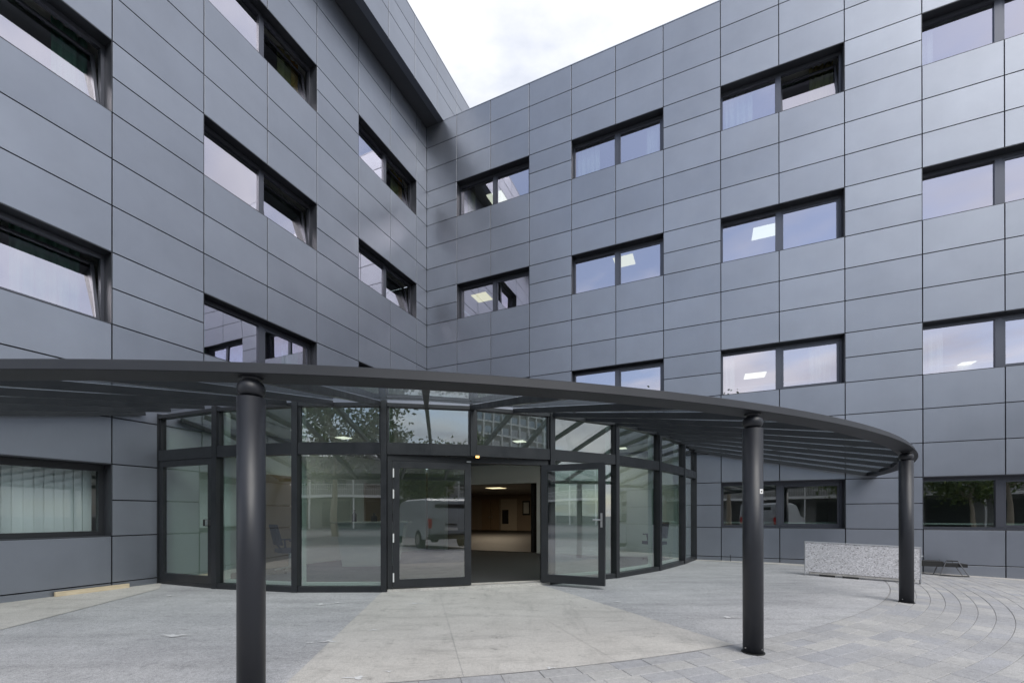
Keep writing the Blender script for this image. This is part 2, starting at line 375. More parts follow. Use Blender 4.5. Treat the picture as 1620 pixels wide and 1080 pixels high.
# dried plaster splashes on the asphalt and walkway
def splash(x_, y_, sx, sy, par=None, sd=0):
    rnd = random.Random(sd); n = 34; mb = MB(); k = []
    for i in range(n):
        t = 2 * pi * i / n; r = .8 + .75 * (rnd.random() - .5) + .4 * sin(3 * t + sd) + .2 * sin(7 * t + sd); k.append((x_ + cos(t) * sx * r, y_ + sin(t) * sy * r, gz(x_, y_) + .0045))
    mb.v = k; mb.f = [tuple(range(n))]; o = mb.build('splash', M['paint'], par, recalc=False); up_normals(o)
for i, (x_, y_, sx, sy) in enumerate(((-3.38, 4.35, .13, .045), (-2.55, 5.85, .10, .06), (-2.38, 5.95, .07, .03), (-1.75, 4.15, .07, .035), (-1.9, 4.1, .035, .02), (-2.25, 3.75, .05, .03),
                                      (-5.1, 6.5, .07, .04), (-4.85, 6.55, .035, .02), (2.55, 5.1, .10, .04), (2.85, 5.0, .05, .02), (1.45, 6.0, .09, .02))):
    splash(x_, y_, sx, sy, ap, i)
for i, (x_, y_, sx, sy) in enumerate(((-1.15, 3.22, .07, .03), (-.95, 3.35, .03, .015), (-1.3, 5.9, .12, .03), (.3, 3.42, .03, .02), (-1.45, 4.55, .05, .02))):
    splash(x_, y_, sx, sy, wk, 30 + i)

# ================================================================ cladding panels
pcache = {}
def panel_mesh(wd, ht, th=.05, ch=.002):
    key = (round(wd, 3), round(ht, 3))
    if key in pcache: return pcache[key]
    mb = MB(); x, z = wd / 2, ht / 2; q = []
    for ins, y in ((0, -th), (0, -ch), (ch, 0)):
        q += [(-x + ins, y, -z + ins), (x - ins, y, -z + ins), (x - ins, y, z - ins), (-x + ins, y, z - ins)]
    mb.v = q; mb.f = [(8, 9, 10, 11), (3, 2, 1, 0)]
    for lv in (0, 4):
        for j in range(4): jj = (j + 1) % 4; mb.f.append((lv + j, lv + jj, lv + 4 + jj, lv + 4 + j))
    me = mb.mesh('panel'); me.materials.append(M['clad']); pcache[key] = me; return me
GAP = .018
def panel(parent, wall, t0, t1, z0, z1, off=0, name='panel'):
    """front face at outward offset off"""
    wd = abs(t1 - t0) - GAP; ht = z1 - z0 - GAP
    if wall == 'R': rz = atan2(-dR.y, -dR.x)     # local +y = outward
    else: rz = atan2(dL.y, dL.x)
    o = link(name, panel_mesh(wd, ht), parent, wp(wall, (t0 + t1) / 2, off, (z0 + z1) / 2), rz)
    o.rotation_euler = (random.uniform(-.0012, .0012), 0, rz + random.uniform(-.0012, .0012)); return o
# ---------------------------------------------------------------- window
RV = .235
def window(parent, wall, t0, t1, z0, z1, gl, openable='far', tilt=0.0, label=None, thick=False):
    """window > frame, sill, mullion, sash, pane. 'near' side = small t."""
    wn = bpy.data.objects.new('window', None); COL.objects.link(wn); wn.parent = parent; wn.location = wp(wall, (t0 + t1) / 2, -RV, z0) - wloc(parent)
    if label: wn['label'] = label
    fr = MB(); f = .075 if thick else .05; d0, d1 = -RV - .06, -RV + .02
    # reveal linings
    wbox(fr, wall, t0 - .004, t0 + .006, -RV - .06, -.006, z0 + .006, z1 - .006); wbox(fr, wall, t1 - .006, t1 + .004, -RV - .06, -.006, z0 + .006, z1 - .006)
    wbox(fr, wall, t0, t1, -RV - .06, -.003, z1 - .007, z1 + .004)
    fr.build('reveal', M['reveal'], wn)
    sl = MB(); wbox(sl, wall, t0 + .008, t1 - .008, -RV - .05, -.004, z0 - .004, z0 + .007); sl.build('sill', M['reveal'], wn)
    a0, a1 = t0 + .008, t1 - .008; b0, b1 = z0 + .009, z1 - .009; mid = (t0 + t1) / 2 + (.0 if not thick else 0); mw = .06
    fr = MB()
    wbox(fr, wall, a0, a0 + f, d0, d1, b0, b1); wbox(fr, wall, a1 - f, a1, d0, d1, b0, b1)
    wbox(fr, wall, a0 + f, a1 - f, d0, d1, b0, b0 + f); wbox(fr, wall, a0 + f, a1 - f, d0, d1, b1 - f - .03, b1)
    fr.build('frame', (M['dark'] if thick else M['wframe']), wn)
    mm = MB(); wbox(mm, wall, mid - mw, mid + mw, d0, d1 + .006, b0 + f, b1 - f - .03); mm.build('mullion', (M['dark'] if thick else M['wframe']), wn)
    halves = [('lo', a0 + f, mid - mw), ('hi', mid + mw, a1 - f)]
    for nm, s0, s1 in halves:
        zz0, zz1 = b0 + f, b1 - f - .03
        isop = (nm == 'lo') == (openable == 'lo') and openable != 'none'
        e = .045 if isop else .0
        if isop:
            g0, g1 = s0 + .004, s1 - .004; y0, y1 = zz0 + .004, zz1 - .004
            def tp(t, o, z): # tilt about the bottom edge, top moves inward
                h = z - y0; return wp(wall, t, o - sin(tilt) * h, y0 + h * cos(tilt) + (o - d1) * 0)
            def tb(mb_, p0, p1, q0, q1, o0, o1):
                c4 = lambda z: [tp(p0, o0, z), tp(p1, o0, z), tp(p1, o1, z), tp(p0, o1, z)]
                mb_.hexa(c4(q0) + c4(q1))
            ss = MB(); o0, o1 = -RV - .045, -RV + .008
            tb(ss, g0, g0 + e, y0, y1, o0, o1); tb(ss, g1 - e, g1, y0, y1, o0, o1); tb(ss, g0 + e, g1 - e, y0, y0 + e, o0, o1); tb(ss, g0 + e, g1 - e, y1 - e, y1, o0, o1)
            ss.build('sash', (M['dark'] if thick else M['wframe']), wn)
            pn = MB(); tb(pn, g0 + e - .003, g1 - e + .003, y0 + e - .003, y1 - e + .003, -RV - .022, -RV - .012); pn.build('pane', gl, wn)
        else:
            pn = MB(); wbox(pn, wall, s0 - .003, s1 + .003, -RV - .022, -RV - .012, zz0 - .003, zz1 + .003); pn.build('pane', gl, wn)
    return wn
# ---------------------------------------------------------------- wings
LC = [0, .58, 1.9, 3.24, 4.67, 6.01, 7.34, 8.76, 10.10, 11.44, 12.86]
RC = [0, 1.213, 2.485, 3.83, 5.19, 6.495, 7.79, 9.21, 10.52, 11.855, 13.27, 14.61, 15.95, 17.37]
LW = {1: 3, 4: 6, 7: 9}           # window start column -> end column
RW = {1: 3, 4: 6, 7: 9, 10: 12}
def rows_list():
    r = [(-.3, .102, 'p', -1), (.102, .862, 'T', -1)]
    for s in range(4):
        b = Z0 + s * ST
        r += [(b - 2 * S_, b - S_, 'S', s), (b - S_, b, 'S', s), (b, b + T_, 'T', s), (b + T_, b + 2 * T_, 'T', s), (b + 2 * T_, b + 3 * T_, 'T', s)]
    return r
left = empty('office_wing', wp('L', 6, 0, 0), 'left grey clad office wing running up to the inner corner, with an overhanging top storey', 'building')
right = empty('office_wing', wp('R', 9, 0, 0), 'right grey clad office wing with flat roofline behind the barrier and the columns', 'building')
LOBBY_L, LOBBY_R = 8.07, 8.57
def clad(wing, wall, cols, wins, lob):
    wcol = {}
    for a, b in wins.items():
        for i in range(a, b): wcol[i] = a
    for (z0, z1, kd, s) in rows_list():
        z1 = min(z1, ZTOP)
        for i in range(len(cols) - 1):
            t0, t1 = cols[i], cols[i + 1]
            if kd == 'S' and i in wcol and not (s == 0 and cols[wcol[i] + 2] < lob): continue
            if z1 < 3.45:
                if t1 <= lob + .01: continue
                t0 = max(t0, lob + .03)
            panel(wing, wall, t0, t1, z0, z1)
clad(left, 'L', LC, LW, LOBBY_L); clad(right, 'R', RC, RW, LOBBY_R)
# structural backing wall behind the panels (fills the joints), one part per wing
def backing(wing, wall, cols, wins, lob):
    mb = MB(); D0, D1 = -RV - .16, -.056
    tmax = cols[-1]; segs = []
    for s in range(-1, 4):
        zb = Z0 + s * ST if s >= 0 else -.3
        zt = Z0 + (s + 1) * ST - 2 * S_ if s < 3 else ZTOP - .01
        st = lob + .03 if s == -1 else 0.02
        if s == 0:
            wbox(mb, wall, .02, lob, D0, D1, 3.35, zt); wbox(mb, wall, lob + .03, tmax, D0, D1, zb, zt)
        else: wbox(mb, wall, st, tmax, D0, D1, zb, zt)
        if s < 3:
            z0, z1 = zt, Z0 + (s + 1) * ST; edges = [0.02]
            for a, b in wins.items(): edges += [cols[a] - .005, cols[b] + .005]
            edges += [tmax]
            for k_ in range(0, len(edges), 2):
                e0, e1 = edges[k_], edges[k_ + 1]
                if s == -1: e0 = max(e0, lob + .03)
                if e1 > e0 + .02: wbox(mb, wall, e0, e1, D0, D1, z0, z1)
    if wall == 'L': wbox(mb, wall, -.5, .019, -.5, -.01, 3.5, ZTOP - .01)
    mb.build('backing_wall', M['clad_back'], wing)
backing(left, 'L', LC, LW, LOBBY_L); backing(right, 'R', RC, RW, LOBBY_R)
# parapet caps / roofs
mb = MB(); wbox(mb, 'R', .7, RC[-1], -7.5, -.05, ZTOP - .12, ZTOP - .02); mb.build('roof', M['clad_back'], right)
mb = MB(); wbox(mb, 'R', .69, RC[-1], -.34, .006, ZTOP - .004, ZTOP + .02); mb.build('coping', M['clad'], right)
# overhanging top storey on the left wing
OV = .68
zr = [ZTOP + .01, 15.42, 16.0, 16.58]
ts = [.36 + 1.22 * i for i in range(-5, 11)]
for i in range(len(ts) - 1):
    for j in range(3): panel(left, 'L', ts[i], ts[i + 1], zr[j], zr[j + 1], OV)
mb = MB(); wbox(mb, 'L', ts[0], ts[-1], -6, OV - .03, ZTOP + .09, 16.56); mb.build('top_storey_core', M['clad_back'], left)
mb = MB(); wbox(mb, 'L', ts[0], ts[-1], -.3, OV - .22, ZTOP + .045, ZTOP + .085); mb.build('soffit', M['soffit'], left)
mb = MB(); wbox(mb, 'L', ts[0], ts[-1], OV - .215, OV - .032, ZTOP + .012, ZTOP + .085); mb.build('soffit_edge', M['clad'], left)
mb = MB(); wbox(mb, 'L', ts[0], ts[-1], OV - .3, OV + .004, 16.583, 16.61); mb.build('coping', M['clad'], left)
# windows
TL = radians(11)
for a, b in LW.items():
    for s in range(4):
        if s == 0 and LC[b] < LOBBY_L: continue
        if s == 0: window(left, 'L', LC[a], LC[b], Z0 - 2 * S_, Z0, M['glass_low'], 'none', thick=True)
        else:
            tl = TL if (a, s) in ((7, 2), (7, 1), (4, 3), (4, 2), (1, 3), (1, 2), (7, 3)) else 0
            window(left, 'L', LC[a], LC[b], Z0 + s * ST - 2 * S_, Z0 + s * ST, M['glass_win'], 'lo', tl, 'window with its right sash tilted open' if tl else None)
for a, b in RW.items():
    for s in range(4):
        if s == 0 and RC[b] < LOBBY_R: continue
        tl = TL if (a, s) == (7, 3) else 0
        if s == 0: window(right, 'R', RC[a], RC[b], Z0 - 2 * S_, Z0, M['glass_right'], 'hi', 0)
        else: window(right, 'R', RC[a], RC[b], Z0 + s * ST - 2 * S_, Z0 + s * ST, M['glass_win'], 'hi', tl, 'window with its right sash tilted open' if tl else None)
# rooms: slabs, back walls and partitions (setting)
def rooms(wall, cols, wins, depth, lob):
    mb = MB(); mc = MB(); mf = MB(); tmax = cols[-1]
    for s in range(4):
        ce = Z0 + s * ST + .16; fl = Z0 + s * ST - 2 * S_ - .85
        st = 0.3 if s else lob + .1
        wbox(mc, wall, st, tmax, -depth, -RV - .17, ce, ce + .2)
        wbox(mf, wall, st, tmax, -depth, -RV - .17, fl - .2, fl + (.0 if s else .26))
        wbox(mb, wall, st, tmax, -depth - .2, -depth - .01, fl, ce)
        for a, b in list(wins.items()):
            if cols[b] < st + .3: continue
            tt = cols[b] + .7
            wbox(mb, wall, tt - .06, tt + .06, -depth, -RV - .17, fl + .01, ce - .01)
        wbox(mb, wall, st - .12, st - .01, -depth, -RV - .17, fl + .01, ce - .01)
    tag(mb.build('interior_wall', M['plaster']), kind='structure'); tag(mc.build('ceiling', M['ceiling']), kind='structure'); tag(mf.build('floor', M['carpet']), kind='structure')
rooms('L', LC, LW, 4.6, LOBBY_L); rooms('R', RC, RW, 4.6, LOBBY_R)
# window boards of the ground-floor rooms on the right
for a, b in RW.items():
    if RC[b] < LOBBY_R: continue
    mb = MB(); wbox(mb, 'R', RC[a], RC[b], -RV - .40, -RV - .165, .97, 1.0); mb.build('window_board', M['white_metal'], right)

# ================================================================ canopy
RR, RI, RZ = 12.46, 12.24, 2.085
can = empty('entrance_canopy', pol(12.3, 48, 0), 'dark curved glass entrance canopy on round columns in front of the glazed doors', 'canopy')
n = 120; mb = MB()
for i in range(n + 1):
    a = -1.5 + 92.6 * i / n
    for r, z in ((RI, RZ), (RR - .004, RZ), (RR, RZ + .004), (RR - .030, RZ + .070), (RR - .038, RZ + .078), (RI, RZ + .078)): mb.v.append(tuple(pol(r, a, z)))
for i in range(n):
    for j in range(6): jj = (j + 1) % 6; k = i * 6; mb.f.append((k + j, k + jj, k + 6 + jj, k + 6 + j))
mb.f.append(tuple(range(6))); mb.f.append(tuple(n * 6 + j for j in range(6)))
mb.build('ring_beam', M['ring'], can)
# upper gutter lip just inside the ring
FR = 8.36; ZF = 2.99
def roofz(r): return RZ + .028 + (ZF - .06 - RZ - .028) * (RI - r) / (RI - FR)
for k in range(19):
    a = min(max(k * 5, .45), 89.6); mb = MB(); mb.beam(pol(FR - .02, a, roofz(FR) + .011), pol(RI + .01, a, roofz(RI) + .011), .058, .074); mb.build('rafter', M['dark'], can)
for k in range(18):
    a0, a1 = k * 5 + .12, k * 5 + 4.88; mb = MB(); q = []
    for z in (.052, .062): q += [pol(FR, a0, roofz(FR) + z), pol(RR - .05, a0, roofz(RR - .05) + z), pol(RR - .05, a1, roofz(RR - .05) + z), pol(FR, a1, roofz(FR) + z)]
    mb.hexa(q); mb.build('roof_pane', M['glass_roof'], can)
def column(deg, sticker=False):
    p_ = pol(12.355, deg); g = gz(p_.x, p_.y); r = .0815
    mb = MB(); mb.smooth = True; mb.tube((p_.x, p_.y, g - .05), (p_.x, p_.y, 1.955), r, n=48); c_ = mb.build('column', M['column'], can)
    mb = MB(); mb.smooth = True
    prof = [(.062, 1.950), (.068, 1.957)]
    for i in range(1, 15):
        t = pi * (i / 15); prof.append((.02 + .062 * sin(t) ** .6, 2.012 - .052 * cos(t)))
    prof += [(.05, 2.068), (.07, 2.0845)]
    mb.lathe(prof, p_.x, p_.y, 40); mb.build('ball_cap', M['column'], c_)
    mb = MB(); mb.tube((p_.x, p_.y, g), (p_.x, p_.y, g + .008), r + .012, n=40); mb.build('base_ring', M['rubber'], c_)
    for k_ in range(4):
        a_ = radians(20 + 90 * k_); q = Vector((p_.x + cos(a_) * (r + .002), p_.y + sin(a_) * (r + .002), g + .05)); mb = MB(); mb.tube(q, q + Vector((cos(a_), sin(a_), 0)) * .007, .006, n=8); mb.build('bolt', M['steel'], c_)
    if sticker:
        d = Vector((-p_.x, -p_.y, 0)).normalized(); sd_ = Vector((-d.y, d.x, 0))
        mb = MB(); rows = []
        for z in (1.385, 1.425):
            rows.append([Vector((p_.x, p_.y, z)) + (d * cos(t) + sd_ * sin(t)) * (r + .001) for t in (radians(40), radians(48), radians(56), radians(64), radians(70))])
        grid_sheet(mb, rows); mb.build('sticker', M['sticker'], c_, recalc=False)
        mb = MB(); rows = []
        for z in (1.398, 1.41):
            rows.append([Vector((p_.x, p_.y, z)) + (d * cos(t) + sd_ * sin(t)) * (r + .0015) for t in (radians(48), radians(55), radians(60))])
        grid_sheet(mb, rows); mb.build('sticker_print', M['rubber'], c_, recalc=False)
column(29.9); column(48.15, True); column(67.4)

# ================================================================ glazed entrance
ent = empty('glazed_entrance', pol(8.3, 40, 0), 'curved dark framed glass entrance front with open double door under the canopy', 'entrance')
MP = [(0, 8.07), (10.4, 8.15), (20.97, 8.28), (30.5, 8.31), (40.07, 8.35), (49.8, 8.35), (60.0, 8.39), (70.9, 8.37), (81.8, 8.42), (90, 8.57)]
P = [pol(r, a) for a, r in MP]; P[0] = wp('L', 8.07, -.03, 0); P[9] = wp('R', 8.57, -.03, 0)
ZT0, ZT1, ZG = 2.15, 2.335, 2.90       # transom, top of upper panes
def seg(i, j=None): 
    a, b = P[i], P[i + 1 if j is None else j]; d = (b - a).normalized(); nrm = Vector((d.y, -d.x, 0))
    if nrm.dot(-a) < 0: nrm = -nrm
    return a, b, d, nrm
def sbox(mb, org, d, nr, s0, s1, o0, o1, z0, z1):
    q = [org + d * s + nr * o for s, o in ((s0, o0), (s1, o0), (s1, o1), (s0, o1))]
    return mb.hexa([a + UP * z0 for a in q] + [a + UP * z1 for a in q])
for i in range(10):
    p_ = P[i]; rad = (C - p_).normalized(); tn = Vector((rad.y, -rad.x, 0)); mb = MB()
    z0 = 2.15 if i == 4 else -.02
    w_ = .045 if i not in (0, 9) else .035
    sbox(mb, p_, tn, -rad, -w_, w_, -.09, .055, z0, 2.985)
    mb.build('mullion', M['dark'], ent)
    if i not in (0, 4, 9):
        mb = MB(); sbox(mb, p_ + rad * .17, tn, -rad, -.05, .05, -.05, .05, .0, 2.93); mb.build('inner_post', M['post'], ent)
for i in range(9):
    a, b, d, nr = seg(i); l = (b - a).length; e = .047
    mb = MB(); sbox(mb, a, d, nr, e, l - e, -.085, .045, ZT0, ZT1); mb.build('transom', M['dark'], ent)
    mb = MB(); sbox(mb, a, d, nr, e, l - e, -.085, .045, ZG, 2.955); mb.build('head_rail', M['dark'], ent)
    mb = MB(); sbox(mb, a, d, nr, e - .004, l - e + .004, -.03, -.018, ZT1 - .004, ZG + .004); mb.build('pane', M['glass_lobby'], ent)
    mb = MB()
    sbox(mb, a, d, nr, e, e + .025, -.05, .02, ZT1, ZG); sbox(mb, a, d, nr, l - e - .025, l - e, -.05, .02, ZT1, ZG)
    mb.build('glazing_bead', M['dark'], ent)
    if i in (0, 3, 4): continue
    mb = MB(); sbox(mb, a, d, nr, e, l - e, -.085, .045, -.02, .085); mb.build('bottom_rail', M['dark'], ent)
    mb = MB(); sbox(mb, a, d, nr, e - .004, l - e + .004, -.03, -.018, .081, ZT0 + .004); mb.build('pane', M['glass_lobby'], ent)
    mb = MB(); sbox(mb, a, d, nr, e + .02, l - e - .02, -.22, -.14, .0, .12); mb.build('inner_skirting', M['post'], ent)
# parapet above the glass front
for i in range(9):
    a, b, d, nr = seg(i); l = (b - a).length
    for z0, z1 in ((2.992, 3.07), (3.078, 3.46)):
        mb = MB(); sbox(mb, a, d, nr, .01, l - .01, -.16, -.12, z0, z1); mb.build('panel', M['clad'], ent)
mb = MB(); poly = [(q.x, q.y) for q in [C + (p_ - C) * .975 for p_ in P]] + [(C.x, C.y)]
mb.prism(poly, 3.0, 3.44); mb.build('roof', M['clad_back'], ent)
mb = MB(); mb.prism([(C.x + (x_ - C.x) * .99, C.y + (y_ - C.y) * .99) for x_, y_ in poly], 2.955, 2.995); tag(mb.build('ceiling', M['ceiling']), kind='structure')
# lobby floor
mb = MB(); mb.prism([(q.x, q.y) for q in [C + (p_ - C) * .99 for p_ in P]] + [(C.x, C.y)], -.05, .012); tag(mb.build('floor', M['carpet']), kind='structure')
# threshold on the door chord
A, B = P[3], P[5]; CD = (B - A).normalized(); CN = Vector((CD.y, -CD.x, 0)); CLEN = (B - A).length
if CN.dot(-A) < 0: CN = -CN
mb = MB(); sbox(mb, A, CD, CN, .05, CLEN - .05, -.25, .06, -.02, .035); mb.build('threshold', M['walk'], ent)
mb = MB(); sbox(mb, A, CD, CN, 1.37, 2.60, -.02, .0, .035, .048); mb.build('threshold_strip', M['steel'], ent)
# filler soffit between the straight door head and the bent transom
mb = MB(); sbox(mb, A, CD, CN, .05, 2.73, -.10, .02, 2.055, 2.146); mb.build('door_head', M['dark'], ent)
for s0, s1 in ((.05, .125), (2.62, 2.73)):
    mb = MB(); sbox(mb, A, CD, CN, s0, s1, -.10, .02, .036, 2.053); mb.build('door_jamb', M['dark'], ent)
def leaf(org, d, nr, wd, z0, z1, handle_at, label, hinge_at=None, mirror=1):
    rt = bpy.data.objects.new('door', None); COL.objects.link(rt); rt.parent = ent; rt.location = org - wloc(ent); rt['label'] = label
    f = .105; mb = MB()
    sbox(mb, org, d, nr, 0, f, -.035, .035, z0, z1); sbox(mb, org, d, nr, wd - f, wd, -.035, .035, z0, z1)
    sbox(mb, org, d, nr, f, wd - f, -.035, .035, z0, z0 + f + .03); sbox(mb, org, d, nr, f, wd - f, -.035, .035, z1 - f, z1); mb.build('frame', M['dark'], rt)
    mb = MB(); sbox(mb, org, d, nr, f - .004, wd - f + .004, -.008, .006, z0 + f + .026, z1 - f + .004); mb.build('pane', M['glass_lobby'], rt)
    if handle_at is not None:
        for sgn in (1, -1):
            h = handle_at; s_ = 1 if h < wd / 2 else -1; mb = MB(); mb.smooth = False
            sbox(mb, org, d, nr, h - .016, h + .016, sgn * .036, sgn * .045, 1.0, 1.23)
            mb.tube(org + d * h + nr * sgn * .04 + UP * 1.12, org + d * h + nr * sgn * .085 + UP * 1.12, .011)
            mb.tube(org + d * h + nr * sgn * .085 + UP * 1.12, org + d * (h + s_ * .13) + nr * sgn * .085 + UP * 1.12, .011)
            mb.build('handle', M['steel'], rt)
    if hinge_at is not None:
        for z in (.22, .62 + .22, 1.53, 1.86):
            mb = MB(); mb.tube(org + d * hinge_at + nr * .047 + UP * (z - .07), org + d * hinge_at + nr * .047 + UP * (z + .07), .011, n=10); mb.build('hinge', M['white_metal'], rt)
    return rt
leaf(A + CD * .128, CD, CN, 1.247, .05, 2.05, None, 'closed left leaf of the double door with four pale hinges', .012)
hg = A + CD * 2.60 + CN * .055; fe = Vector((1.50, 7.00, 0)); dd = (fe - hg).normalized(); nn_ = Vector((dd.y, -dd.x, 0))
if nn_.dot(-hg) < 0: nn_ = -nn_
leaf(hg, dd, nn_, (fe - hg).length, .055, 2.045, (fe - hg).length - .05, 'right leaf of the double door standing wide open')
# closer / amber sensor
for s_, z in ((1.45, 2.115),):
    mb = MB(); sbox(mb, A, CD, CN, s_ - .03, s_ + .03, .02, .19, z, z + .045); mb.build('door_sensor', M['rubber'], ent)
    mb = MB(); sbox(mb, A, CD, CN, s_ - .028, s_ + .028, .19, .2, z + .006, z + .04); mb.build('sensor_light', M['amber'], ent)
mb = MB(); sbox(mb, A, CD, CN, 1.30, 1.37, .036, .05, 2.06, 2.08); mb.build('door_stop', M['steel'], ent)
# side door in the first bay
a, b, d, nr = seg(0); l = (b - a).length
mb = MB(); sbox(mb, a, d, nr, .04, l - .047, -.085, .03, -.02, .05); mb.build('threshold', M['dark'], ent)
rt = leaf(a + d * .05, d, nr, l - .11, .055, 2.148, None, 'single glass side door at the left end of the entrance', None)
mb = MB(); sbox(mb, a, d, nr, l - .26, l - .17, -.0, .05, 1.02, 1.13); mb.build('lock_box', M['rubber'], rt)
mb = MB(); sbox(mb, a, d, nr, l - .168, l - .10, .036, .075, 1.03, 1.125); mb.build('lock_plate', M['steel'], rt)
# lobby inner walls
mb = MB(); wbox(mb, 'L', .0, 7.98, -.25, -.04, .0, 2.95)
wbox(mb, 'R', 4.05, 8.5, -.25, -.04, .0, 2.95); wbox(mb, 'R', .02, .7, -.25, -.04, .0, 2.95); wbox(mb, 'R', .7, 4.05, -.25, -.04, 2.19, 2.95)
tag(mb.build('lobby_wall', M['plaster']), kind='structure')
mb = MB(); wbox(mb, 'L', 2.0, 3.0, -.038, -.01, .013, 2.1); wbox(mb, 'L', 5.2, 6.2, -.038, -.01, .013, 2.1); tag(mb.build('lobby_wall_door', M['hall_wood']), kind='structure')
# inner hall
mb = MB(); wbox(mb, 'R', -9.2, -9.0, -17, -.26, 0, 2.7); wbox(mb, 'R', 5.0, 5.2, -17, -.26, 0, 2.7); wbox(mb, 'R', -9.0, 0.0, -.5, -.27, 0, 2.7); wbox(mb, 'R', -9.0, 5.0, -17.2, -17, 0, 2.7); tag(mb.build('hall_wall', M['hall_wall']), kind='structure')
mb = MB(); wbox(mb, 'R', -9.0, 5.0, -17, -.26, -.05, .01); tag(mb.build('floor', M['hall_floor']), kind='structure')
mb = MB(); wbox(mb, 'R', -9.0, 5.0, -17, -.26, 2.7, 2.8); tag(mb.build('ceiling', M['ceiling']), kind='structure')
hd = empty('hall_door', wp('R', -6.05, -16.98, 0), 'brown double door at the far end of the dark hall', 'door')
for t0, t1, hp in ((-6.81, -6.07, 1), (-6.03, -5.36, 0)):
    mb = MB(); wbox(mb, 'R', t0, t1, -16.99, -16.93, .02, 2.35); mb.build('leaf', M['hall_wood'], hd)
    hx = t1 - .12 if hp else t0 + .08
    mb = MB(); wbox(mb, 'R', hx, hx + .04, -16.93, -16.88, .9, 1.1); mb.build('handle', M['steel'], hd)
hd = empty('hall_door', wp('R', -4.57, -16.98, 0), 'pale door with a dark glass slot at the end of the hall', 'door')
mb = MB(); wbox(mb, 'R', -5.2, -3.9, -16.99, -16.93, .02, 2.35); mb.build('leaf', M['hall_pale'], hd)
mb = MB(); wbox(mb, 'R', -5.09, -4.57, -16.93, -16.92, .5, 1.55); mb.build('glass_slot', M['rubber'], hd)
pf = empty('notice_board', wp('R', -3.15, -16.95, 1.2), 'dark framed pale notice board on the end wall of the hall', 'notice board')
mb = MB(); wbox(mb, 'R', -3.45, -2.85, -16.99, -16.95, 1.15, 2.2); mb.build('frame', M['rubber'], pf)
mb = MB(); wbox(mb, 'R', -3.3600000000000003, -2.94, -16.949, -16.94, 1.27, 2.08); mb.build('board', M['post'], pf)
# free standing dark screen at the right of the hall opening
mb = MB(); wbox(mb, 'R', 3.72, 3.84, -1.6, -.4, .01, 2.6); tag(mb.build('partition', M['rubber']), 'narrow dark partition standing just inside the hall opening', 'partition')

# ================================================================ ceiling lights
def ceil_light(x_, y_, z, sz, mt, label, ang=None):
    rt = empty('ceiling_light', (x_, y_, z), label, 'ceiling light', 'square ceiling lights seen through windows')
    u = dR; v_ = dL; mb = MB(); mf = MB(); c_ = Vector((x_, y_, 0))
    def b4(mb, s, z0, z1, s2=None):
        q = [c_ + u * (a * s) + v_ * (b * s) for a, b in ((-1, -1), (1, -1), (1, 1), (-1, 1))]; mb.hexa([k + UP * z0 for k in q] + [k + UP * z1 for k in q])
    b4(mb, sz / 2 - .015, z - .022, z - .012); mb.build('diffuser', mt, rt)
    b4(mf, sz / 2, z - .011, z - .002); mf.build('housing', M['white_metal'], rt)
zc = lambda s: Z0 + s * ST + .155
ceil_light(-.52, 15.55, zc(3), .62, M['lamp_white'], 'white ceiling light in the top window nearest the inner corner')
ceil_light(-1.08, 15.75, zc(2), .62, M['lamp'], 'yellow ceiling light in the third floor window nearest the inner corner')
ceil_light(3.5, 13.5, zc(2), .62, M['lamp'], 'cream ceiling light at the head of the second window from the corner, second row down')
ceil_light(7.05, 12.1, zc(2), .62, M['lamp_white'], 'cream ceiling light in the third window from the corner, second row down')
ceil_light(7.75, 13.85, zc(1), .62, M['lamp_white'], 'white ceiling light in the window above the middle canopy column')
ceil_light(13.35, 12.75, zc(1), .34, M['lamp_white'], 'white ceiling light in the window above the right canopy column')
ceil_light(-.9, 24.4, 2.695, .9, M['lamp'], 'warm ceiling light inside the dark hall behind the doors')
for hx, hy in ((-.9, 24.4), (-.6, 18.0)):       # the hall lamp's light, and an added fill nearer the doors without a fixture
    ld = bpy.data.lights.new('hall_lamp_and_fill', 'AREA'); ld.energy = 70; ld.size = 2.6; ld.color = (1, .82, .6)
    ld.energy = 60 if hy > 20 else 14
    lo = bpy.data.objects.new('hall_lamp_and_fill', ld); COL.objects.link(lo); lo.location = (hx, hy, 2.66)
ceil_light(-3.8, 9.8, 2.95, .28, M['lamp_white'], 'lobby ceiling light behind the left panes')
ceil_light(.18, 10.3, 2.95, .28, M['lamp_white'], 'lobby ceiling light behind the panes above the doors')
ceil_light(2.87, 11.4, 2.95, .28, M['lamp_white'], 'lobby ceiling light behind the right panes')

for hx, hy in ((-3.8, 9.8), (.18, 10.3), (2.87, 11.4)):     # the lobby lamps' own light
    ld = bpy.data.lights.new('lobby_lamp_light', 'AREA'); ld.size = .28; ld.energy = 6; ld.color = (1, .93, .82)
    lo = bpy.data.objects.new('lobby_lamp_light', ld); COL.objects.link(lo); lo.location = (hx, hy, 2.92)
